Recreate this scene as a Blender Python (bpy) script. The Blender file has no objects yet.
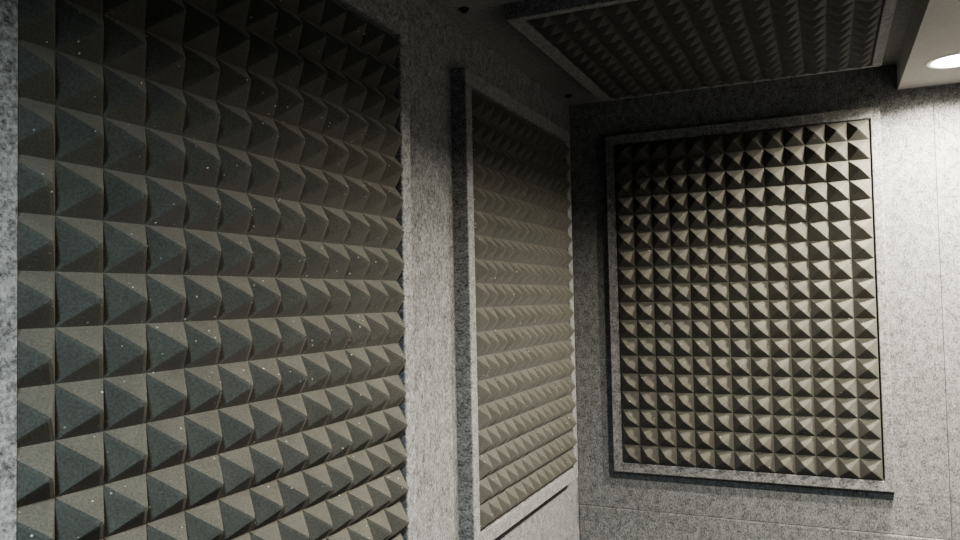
import bpy, bmesh, math, random
from mathutils import Matrix, Vector

SC = bpy.context.scene
COL = SC.collection
random.seed(7)
ZF = 0.90                       # floor to the lower edge of the foam fields

# ------------------------------------------------------------------ materials
def new_mat(name):
    m = bpy.data.materials.new(name)
    m.use_nodes = True
    nt = m.node_tree
    b = nt.nodes['Principled BSDF']
    return m, nt, b

def N(nt, t, **kw):
    n = nt.nodes.new(t)
    for k, v in kw.items():
        setattr(n, k, v)
    return n

def ramp(nt, fac, stops):
    r = nt.nodes.new('ShaderNodeValToRGB')
    el = r.color_ramp.elements
    while len(el) < len(stops):
        el.new(0.5)
    for e, (p, c) in zip(el, stops):
        e.position = p
        e.color = (*c, 1) if len(c) == 3 else c
    nt.links.new(fac, r.inputs['Fac'])
    return r.outputs['Color']

def felt(name, base, contrast=0.5, stretch=(1, 1, 0.68), scale=265.0, bump=0.5):
    """heathered needle felt: pale and dark fibres, slightly drawn out along one axis"""
    m, nt, b = new_mat(name)
    L = nt.links.new
    tc = N(nt, 'ShaderNodeTexCoord')
    mp = N(nt, 'ShaderNodeMapping')
    mp.inputs['Scale'].default_value = stretch
    L(tc.outputs['Object'], mp.inputs['Vector'])
    n1 = N(nt, 'ShaderNodeTexNoise'); n1.inputs['Scale'].default_value = scale
    n1.inputs['Detail'].default_value = 3; n1.inputs['Roughness'].default_value = 0.65
    n2 = N(nt, 'ShaderNodeTexNoise'); n2.inputs['Scale'].default_value = scale * 0.28
    n2.inputs['Detail'].default_value = 2
    n3 = N(nt, 'ShaderNodeTexNoise'); n3.inputs['Scale'].default_value = 6
    for n in (n1, n2, n3):
        L(mp.outputs['Vector'], n.inputs['Vector'])
    mx = N(nt, 'ShaderNodeMix', data_type='FLOAT'); mx.inputs[0].default_value = 0.28
    L(n1.outputs['Fac'], mx.inputs[2]); L(n2.outputs['Fac'], mx.inputs[3])
    lo = tuple(c * (1 - contrast) for c in base)
    hi = tuple(min(1, c * (1 + contrast)) for c in base)
    col = ramp(nt, mx.outputs[0], [(0.34, lo), (0.5, base), (0.66, hi)])
    mul = N(nt, 'ShaderNodeMix', data_type='RGBA', blend_type='MULTIPLY'); mul.inputs[0].default_value = 1
    L(col, mul.inputs[6])
    L(ramp(nt, n3.outputs['Fac'], [(0.3, (0.92,) * 3), (0.7, (1.05,) * 3)]), mul.inputs[7])
    L(mul.outputs[2], b.inputs['Base Color'])
    b.inputs['Roughness'].default_value = 0.95
    b.inputs['Specular IOR Level'].default_value = 0.1
    b.inputs['Sheen Weight'].default_value = 0.12
    b.inputs['Sheen Roughness'].default_value = 0.6
    bp = N(nt, 'ShaderNodeBump'); bp.inputs['Strength'].default_value = bump
    bp.inputs['Distance'].default_value = 0.0015
    L(mx.outputs[0], bp.inputs['Height']); L(bp.outputs['Normal'], b.inputs['Normal'])
    return m

def foam(name, base, specks=0.5):
    """open-cell acoustic foam, fine pored, with pale dust specks"""
    m, nt, b = new_mat(name)
    L = nt.links.new
    tc = N(nt, 'ShaderNodeTexCoord')
    n1 = N(nt, 'ShaderNodeTexNoise'); n1.inputs['Scale'].default_value = 420
    n1.inputs['Detail'].default_value = 2
    n2 = N(nt, 'ShaderNodeTexNoise'); n2.inputs['Scale'].default_value = 22
    n2.inputs['Detail'].default_value = 3
    v = N(nt, 'ShaderNodeTexVoronoi'); v.inputs['Scale'].default_value = 125
    for n in (n1, n2, v):
        L(tc.outputs['Object'], n.inputs['Vector'])
    c1 = ramp(nt, n1.outputs['Fac'], [(0.3, tuple(c * 0.8 for c in base)), (0.7, tuple(c * 1.2 for c in base))])
    mul = N(nt, 'ShaderNodeMix', data_type='RGBA', blend_type='MULTIPLY'); mul.inputs[0].default_value = 1
    L(c1, mul.inputs[6]); L(ramp(nt, n2.outputs['Fac'], [(0.3, (0.86,) * 3), (0.7, (1.08,) * 3)]), mul.inputs[7])
    # specks: near the middle of a few of the cells, of differing size
    sep = N(nt, 'ShaderNodeSeparateColor'); L(v.outputs['Color'], sep.inputs[0])
    lim = N(nt, 'ShaderNodeMapRange')
    lim.inputs['From Min'].default_value = 1 - 0.34 * specks; lim.inputs['From Max'].default_value = 1
    lim.inputs['To Min'].default_value = 0; lim.inputs['To Max'].default_value = 0.165
    L(sep.outputs[0], lim.inputs['Value'])
    lt = N(nt, 'ShaderNodeMath', operation='LESS_THAN')
    L(v.outputs['Distance'], lt.inputs[0]); L(lim.outputs[0], lt.inputs[1])
    br = N(nt, 'ShaderNodeMapRange'); br.inputs['To Min'].default_value = 0.12; br.inputs['To Max'].default_value = 0.75
    L(sep.outputs[1], br.inputs['Value'])
    f = N(nt, 'ShaderNodeMath', operation='MULTIPLY'); L(lt.outputs[0], f.inputs[0]); L(br.outputs[0], f.inputs[1])
    mx = N(nt, 'ShaderNodeMix', data_type='RGBA')
    L(f.outputs[0], mx.inputs[0]); L(mul.outputs[2], mx.inputs[6]); mx.inputs[7].default_value = (0.6, 0.59, 0.55, 1)
    L(mx.outputs[2], b.inputs['Base Color'])
    b.inputs['Roughness'].default_value = 0.9
    b.inputs['Specular IOR Level'].default_value = 0.15
    b.inputs['Sheen Weight'].default_value = 0.08
    bp = N(nt, 'ShaderNodeBump'); bp.inputs['Strength'].default_value = 0.25
    bp.inputs['Distance'].default_value = 0.0008
    L(n1.outputs['Fac'], bp.inputs['Height']); L(bp.outputs['Normal'], b.inputs['Normal'])
    return m

def plain(name, base, rough=0.6, var=0.06, scale=30):
    m, nt, b = new_mat(name)
    tc = N(nt, 'ShaderNodeTexCoord'); n = N(nt, 'ShaderNodeTexNoise'); n.inputs['Scale'].default_value = scale
    nt.links.new(tc.outputs['Object'], n.inputs['Vector'])
    c = ramp(nt, n.outputs['Fac'], [(0.3, tuple(x * (1 - var) for x in base)), (0.7, tuple(x * (1 + var) for x in base))])
    nt.links.new(c, b.inputs['Base Color'])
    b.inputs['Roughness'].default_value = rough
    return m

def emitter(name, color, strength):
    m, nt, b = new_mat(name)
    b.inputs['Base Color'].default_value = (0.9, 0.9, 0.9, 1)
    b.inputs['Emission Color'].default_value = (*color, 1)
    b.inputs['Emission Strength'].default_value = strength
    return m

WARM = (1.0, 0.912, 0.785)
COOL = (0.74, 0.915, 1.0)
M = {
    'felt_wall': felt('grey_wall_felt', (0.133, 0.1365, 0.137), 0.75),
    'felt_rail': felt('grey_frame_felt', (0.139, 0.142, 0.142), 0.75),
    'felt_ceiling': felt('grey_ceiling_felt', (0.18, 0.18, 0.177), 0.45, stretch=(1, 1, 1)),
    'felt_dark': felt('charcoal_wall_felt', (0.10, 0.10, 0.10), 0.45),
    'soffit': felt('pale_soffit_felt', (0.28, 0.268, 0.255), 0.10, stretch=(1, 1, 1)),
    'foam': foam('charcoal_foam', (0.066, 0.0655, 0.0565), 0.9),
    'foam_shaded': foam('shaded_ceiling_foam', (0.060, 0.060, 0.057), 0.2),  # same foam again, base colour darkened to stand in for shade at the ceiling
    'floor': felt('dark_carpet', (0.025, 0.025, 0.026), 0.4, stretch=(1, 1, 1)),
    'black': plain('black_plastic', (0.008, 0.008, 0.008), 0.5),
    'white': plain('white_enamel', (0.75, 0.74, 0.72), 0.4, 0.03),
    'lens': emitter('lit_lens', WARM, 40.0),
}

# ------------------------------------------------------------------ helpers
def link(name, bm, mat, parent=None, smooth=False):
    me = bpy.data.meshes.new(name)
    bm.normal_update()
    bm.to_mesh(me); bm.free()
    me.materials.append(mat)
    if smooth:
        for p in me.polygons:
            p.use_smooth = True
    o = bpy.data.objects.new(name, me)
    COL.objects.link(o)
    if parent is not None:
        o.parent = parent
    return o

def add_box(bm, a, b, bevel=0.0, seg=2):
    x0, y0, z0 = a; x1, y1, z1 = b
    vs = [bm.verts.new(p) for p in [(x0, y0, z0), (x1, y0, z0), (x1, y1, z0), (x0, y1, z0),
                                    (x0, y0, z1), (x1, y0, z1), (x1, y1, z1), (x0, y1, z1)]]
    fs = [bm.faces.new([vs[i] for i in f]) for f in
          [(3, 2, 1, 0), (4, 5, 6, 7), (0, 1, 5, 4), (1, 2, 6, 5), (2, 3, 7, 6), (3, 0, 4, 7)]]
    if bevel:
        es = list({e for f in fs for e in f.edges})
        bmesh.ops.bevel(bm, geom=es, offset=bevel, segments=seg, profile=0.5, affect='EDGES')

def structure(name, boxes, mat, bevels=()):
    bm = bmesh.new()
    for k, (a, b) in enumerate(boxes):
        add_box(bm, a, b, bevels[k] if bevels else 0.0)
    o = link(name, bm, mat)
    o['kind'] = 'structure'
    return o

def thing(name, label, cat, loc, rot, group=None):
    o = bpy.data.objects.new(name, None)
    o.empty_display_size = 0.05
    COL.objects.link(o)
    o.matrix_world = Matrix.Translation(loc) @ rot.to_4x4()
    o['label'] = label; o['category'] = cat
    if group:
        o['group'] = group
    return o

def lathe(bm, prof, n=48, cap_start=False, cap_end=False):
    rings = []
    for r, z in prof:
        rings.append([bm.verts.new((r * math.cos(2 * math.pi * i / n), r * math.sin(2 * math.pi * i / n), z)) for i in range(n)])
    for a, b in zip(rings, rings[1:]):
        for i in range(n):
            j = (i + 1) % n
            bm.faces.new((a[i], a[j], b[j], b[i]))
    if cap_start: bm.faces.new(rings[0][::-1])
    if cap_end: bm.faces.new(rings[-1])

# ------------------------------------------------------------------ pyramid foam
def smax(a, b, k):
    return 0.5 * (a + b + math.sqrt((a - b) ** 2 + k * k))

def foam_mesh(x0, y0, px, py, nx, ny, zv, H, n=12, cut=0, cut_end=0):
    """nx by ny four-sided pyramids on a sheet; z is out of the wall; cut drops sub-columns hidden in the frame"""
    bm = bmesh.new()
    NX, NY = nx * n - cut_end, ny * n
    apex = {(i, j): (random.uniform(-.02, .02), random.uniform(-.02, .02), random.uniform(0.965, 1.03))
            for i in range(nx) for j in range(ny)}
    V = {}
    def height(a, b, i, j):
        u = (a / n - i) * 2 - 1; v = (b / n - j) * 2 - 1        # -1..1 inside the cell
        ax, ay, s = apex[(i, j)]
        w = (1 - max(abs(u), abs(v)))
        u -= ax * w; v -= ay * w
        d = smax(abs(u), abs(v), 0.035)                         # softened arrises
        d = math.sqrt(d * d + 0.0035) - 0.5 * (math.sqrt(1.0035) - 1)
        h = max(0.0, 1 - d) * s
        return h
    for a in range(cut, NX + 1):
        for b in range(NY + 1):
            i = min(a // n, nx - 1); j = min(b // n, ny - 1)
            h = 0.0 if (a % n == 0 or b % n == 0) else height(a, b, i, j)
            V[a, b] = bm.verts.new((x0 + a / n * px, y0 + b / n * py, zv + H * h))
    for a in range(cut, NX):
        for b in range(NY):
            p, q, r, s = V[a, b], V[a + 1, b], V[a + 1, b + 1], V[a, b + 1]
            uu = (a % n) + .5 - n / 2; vv = (b % n) + .5 - n / 2
            if uu * vv > 0:
                bm.faces.new((p, q, r)); bm.faces.new((p, r, s))
            else:
                bm.faces.new((p, q, s)); bm.faces.new((q, r, s))
    # the sheet's edge, down to the board behind it
    loop = [(a, 0) for a in range(cut, NX)] + [(NX, b) for b in range(NY)] + \
           [(a, NY) for a in range(NX, cut, -1)] + [(cut, b) for b in range(NY, 0, -1)]
    low = [bm.verts.new((V[k].co.x, V[k].co.y, 0.001)) for k in loop]
    for k in range(len(loop)):
        k2 = (k + 1) % len(loop)
        bm.faces.new((V[loop[k]], low[k], low[k2], V[loop[k2]]))
    bm.faces.new(low[::-1])
    return bm

def rail_mesh(outer, inner, h, r=0.003):
    """one mitred felt-wrapped rail: outer edge, inner edge (two points each), height h, rounded front arrises"""
    bm = bmesh.new()
    pts = [outer[0], outer[1], inner[1], inner[0]]
    lo = [bm.verts.new((x, y, 0.0)) for x, y in pts]
    hi = [bm.verts.new((x, y, h)) for x, y in pts]
    bm.faces.new(lo[::-1]); bm.faces.new(hi)
    for k in range(4):
        k2 = (k + 1) % 4
        bm.faces.new((lo[k], lo[k2], hi[k2], hi[k]))
    bmesh.ops.recalc_face_normals(bm, faces=bm.faces[:])
    long_edges = [e for e in bm.edges if set(e.verts) in ({hi[0], hi[1]}, {hi[2], hi[3]})]
    bmesh.ops.bevel(bm, geom=long_edges, offset=r, segments=4, profile=0.5, affect='EDGES')
    return bm

def acoustic_panel(label, loc, rot, ox0, ox1, oy0, oy1, ix0, ix1, iy0, iy1, hr, fx0, fy0, px, py, nx, ny, zv, H, cut=0, cut_end=0, fm='foam'):
    t = thing('acoustic_panel', label, 'acoustic panel', loc, rot, 'framed pyramid foam panels')
    g = 0.0004
    O = [(ox0, oy0), (ox1, oy0), (ox1, oy1), (ox0, oy1)]
    I = [(ix0, iy0), (ix1, iy0), (ix1, iy1), (ix0, iy1)]
    for k in range(4):
        k2 = (k + 1) % 4
        d = Vector((O[k2][0] - O[k][0], O[k2][1] - O[k][1])).normalized() * g
        sh = lambda p, s: (p[0] + d.x * s, p[1] + d.y * s)
        o = link('frame_rail', rail_mesh((sh(O[k], 1), sh(O[k2], -1)), (sh(I[k], 1), sh(I[k2], -1)), hr), M['felt_rail'], t)
    link('foam_sheet', foam_mesh(fx0, fy0, px, py, nx, ny, zv, H, cut=cut, cut_end=cut_end), M[fm], t)
    return t

# ------------------------------------------------------------------ the room
XL, XR, YB, YF, ZC = -0.033, 1.24, 0.030, -2.75, ZF + 1.040
structure('floor', [((XL - .1, YF, -0.06), (XR + .1, YB + .1, 0))], M['floor'])
structure('ceiling', [((XL - .1, YF, ZC), (XR + .1, YB + .1, ZC + .06))], M['felt_ceiling'])
structure('wall_left', [((XL - .08, YF, 0), (XL, YB + .08, ZC))], M['felt_wall'])
structure('wall_right', [((XR, YF, 0), (XR + .08, YB + .08, ZC))], M['felt_dark'])
# back wall: felt boards butted together, joints at two uprights and one course
zs, xs, e = ZF - 0.139, 0.905, 0.0004
structure('wall_back', [((XL, YB, zs + e), (xs - e, YB + .06, ZC)),
                        ((xs + e, YB, zs + e), (XR, YB + .06, ZC)),
                        ((XL, YB - .0032, 0), (XR, YB + .06, zs - e))], M['felt_wall'], (0.0013, 0.0013, 0.0040))
# dropped box along the right-hand side that holds the downlights
SX, SZ = 0.8285, ZF + 0.9735
LX, LY, LR = 0.926, -0.188, 0.053
def soffit():
    bm = bmesh.new()
    t = 0.012
    # underside with a round opening for the lamp
    n = 64
    ring = [bm.verts.new((LX + LR * math.cos(2 * math.pi * i / n), LY + LR * math.sin(2 * math.pi * i / n), SZ)) for i in range(n)]
    ringu = [bm.verts.new((v.co.x, v.co.y, SZ + 0.04)) for v in ring]
    sq = []
    x0, x1, y0, y1 = SX, XR, LY - .12, YB
    for i in range(n):
        c, s = math.cos(2 * math.pi * i / n), math.sin(2 * math.pi * i / n)
        k = min(((x1 - LX) / c if c > 1e-9 else 9e9), ((x0 - LX) / c if c < -1e-9 else 9e9),
                ((y1 - LY) / s if s > 1e-9 else 9e9), ((y0 - LY) / s if s < -1e-9 else 9e9))
        sq.append((LX + k * c, LY + k * s))
    # outer ring, with corners put in
    outer = [bm.verts.new((x, y, SZ)) for x, y in sq]
    for i in range(n):
        j = (i + 1) % n
        bm.faces.new((ring[i], ring[j], outer[j], outer[i]))
        bm.faces.new((ring[j], ring[i], ringu[i], ringu[j]))
        a, b = sq[i], sq[j]
        on = lambda p: (abs(p[0] - x0) < 1e-6, abs(p[0] - x1) < 1e-6, abs(p[1] - y0) < 1e-6, abs(p[1] - y1) < 1e-6)
        oa, ob = on(a), on(b)
        if not any(p and q for p, q in zip(oa, ob)):
            cx = x0 if (oa[0] or ob[0]) else x1
            cy = y0 if (oa[2] or ob[2]) else y1
            bm.faces.new((outer[i], outer[j], bm.verts.new((cx, cy, SZ))))
    bm.faces.new(ringu)
    # the rest of the underside and the side towards the room
    v = [bm.verts.new(p) for p in [(SX, y0, SZ), (XR, y0, SZ), (XR, YF, SZ), (SX, YF, SZ), (SX, YB, SZ), (SX, YB, ZC), (SX, YF, ZC)]]
    bm.faces.new((v[0], v[1], v[2], v[3]))
    bm.faces.new((v[4], v[0], v[3], v[6], v[5]))
    bmesh.ops.recalc_face_normals(bm, faces=bm.faces[:])
    o = link('ceiling_soffit', bm, M['soffit'])
    o['kind'] = 'structure'
soffit()

# ------------------------------------------------------------------ the four framed foam panels
RL = Matrix(((0, 0, 1), (1, 0, 0), (0, 1, 0)))      # left wall: local x -> +Y, y -> +Z, z -> +X
RB = Matrix(((1, 0, 0), (0, 0, -1), (0, 1, 0)))     # back wall: x -> +X, y -> +Z, z -> -Y
RC = Matrix(((1, 0, 0), (0, -1, 0), (0, 0, -1)))    # ceiling:   x -> +X, y -> -Y, z -> -Z
H = 0.0275
# near one on the left wall
acoustic_panel('large foam panel nearest the viewer on the left wall, cut off at top and bottom',
               (XL, -1.40, ZF), RL,
               -1.752 + 1.40, -1.050 + 1.40, -0.030, 0.930, -1.7193 + 1.40, -1.0795 + 1.40, -0.001, 0.899, 0.064,
               -1.7273 + 1.40, 0.0, 0.0497, 0.04995, 13, 18, 0.052, 0.0315, cut=2)
# far one on the left wall
acoustic_panel('narrow-looking foam panel in pale grey frame on the left wall beside the far corner',
               (XL, -0.42, ZF), RL,
               -0.768 + .42, -0.079 + .42, -0.034, 0.935, -0.7385 + .42, -0.113 + .42, -0.002, 0.902, 0.034,
               -0.737 + .42, 0.0, 0.0478, 0.05, 13, 18, 0.0275, 0.0265)
# the one on the back wall
acoustic_panel('upright foam panel facing the viewer on the back wall, in a grey felt frame',
               (0.434, YB, ZF), RB,
               0.081 - .434, 0.786 - .434, -0.029, 0.9305, 0.1075 - .434, 0.7635 - .434, -0.002, 0.9025, 0.031,
               0.1098 - .434, 0.0, 0.05, 0.05, 13, 18, 0.030, H)
# the one on the ceiling
acoustic_panel('shaded foam panel fixed flat to the ceiling in a thin grey frame',
               (0.44, -0.44, ZC), RC,
               0.097 - .44, 0.7865 - .44, -0.44 + .089, -0.44 + .787, 0.1285 - .44, 0.7645 - .44, -0.44 + .107, -0.44 + .766, 0.033,
               0.130 - .44, -0.44 + .1085, 0.0487, 0.0505, 13, 13, 0.027, 0.017, fm='foam_shaded')

# ------------------------------------------------------------------ downlight
dl = thing('downlight', 'lit round recessed downlight in the pale soffit at the upper right', 'ceiling light',
           (LX, LY, SZ), Matrix.Identity(3))
bm = bmesh.new()
lathe(bm, [(LR - .001, 0.010), (LR - .006, 0.010), (LR - .006, 0.000), (LR - .005, -0.002), (LR + .002, -0.0025), (LR + .006, -0.001), (LR + .006, 0.0)])
bmesh.ops.recalc_face_normals(bm, faces=bm.faces[:])
link('trim_ring', bm, M['white'], dl, True)
bm = bmesh.new()
lathe(bm, [(LR - .0015, 0.022), (LR - .0015, 0.011)][::-1][:1] + [(0.02, 0.0105)], cap_end=True)
bmesh.ops.recalc_face_normals(bm, faces=bm.faces[:])
for f in bm.faces:
    if f.normal.z > 0: f.normal_flip()
link('lens', bm, M['lens'], dl)
bm = bmesh.new()
lathe(bm, [(LR - .001, 0.010), (LR - .001, 0.036), (0.001, 0.037)], cap_end=True)
link('housing', bm, M['white'], dl)

# ------------------------------------------------------------------ black plugs at the edge of the ceiling
def plug(label, loc):
    t = thing('hole_plug', label, 'hole plug', loc, RC, 'black plugs in the ceiling')
    bm = bmesh.new()
    lathe(bm, [(0.0105, 0.0), (0.0105, 0.0015), (0.0095, 0.003), (0.0070, 0.0035)], 32, cap_start=True, cap_end=True)
    link('flange', bm, M['black'], t)
    bm = bmesh.new()
    lathe(bm, [(0.0065, 0.0035), (0.0063, 0.006), (0.005, 0.0075), (0.0025, 0.0082)], 32, cap_start=True, cap_end=True)
    link('dome', bm, M['black'], t)
plug('small black plug in the ceiling above the near end of the far left panel', (0.0155, -0.800, ZC))
plug('small black plug in the ceiling right in the far corner', (0.0005, -0.083, ZC))

# ------------------------------------------------------------------ light
def area(name, loc, size, power, color, direction, shape='DISK', sy=None, spread=None):
    d = bpy.data.lights.new(name, 'AREA')
    d.shape = shape; d.size = size
    if sy: d.size_y = sy
    d.energy = power; d.color = color
    if spread: d.spread = spread
    o = bpy.data.objects.new(name, d)
    COL.objects.link(o)
    o.location = loc
    o.rotation_euler = Vector(direction).to_track_quat('-Z', 'Y').to_euler()
    return o
for nm, y, pw in (('downlight_lamp_far', LY, 8.2), ('downlight_lamp_middle', -0.62, 5.2), ('downlight_lamp_near', -1.12, 10.0)):
    area(nm, (LX, y, SZ - .003), 0.08, pw, WARM, (0, 0, -1), spread=math.radians(157))
area('cool_lamp_rear', (0.80, -2.45, SZ - .003), 0.12, 12.0, COOL, (0, 0, -1), spread=math.radians(157))

w = bpy.data.worlds.new('World'); SC.world = w
w.use_nodes = True
bg = w.node_tree.nodes['Background']
bg.inputs[0].default_value = (0.55, 0.75, 1.0, 1)
bg.inputs[1].default_value = 0.02

# ------------------------------------------------------------------ camera
cam_loc = Vector((0.64439, -2.14036, ZF + 0.46719))
yaw, pitch, roll = 0.4244, 0.0384, -0.0200
CAMFIT = None
fwd = Vector((-math.sin(yaw) * math.cos(pitch), math.cos(yaw) * math.cos(pitch), math.sin(pitch)))
right = Vector((math.cos(yaw), math.sin(yaw), 0))
up = right.cross(fwd)
r2 = right * math.cos(roll) + up * math.sin(roll)
u2 = -right * math.sin(roll) + up * math.cos(roll)
mw = Matrix((r2, u2, -fwd)).transposed().to_4x4()
mw.translation = cam_loc
cd = bpy.data.cameras.new('camera')
cd.sensor_fit = 'HORIZONTAL'; cd.sensor_width = 36.0
cd.lens = 36.0 * 761.467 / 960.0
cd.clip_start = 0.01
co = bpy.data.objects.new('camera', cd)
COL.objects.link(co)
co.matrix_world = mw
SC.camera = co

SC.view_settings.view_transform = 'AgX'
SC.view_settings.look = 'AgX - Medium High Contrast'
SC.view_settings.exposure = 2.0
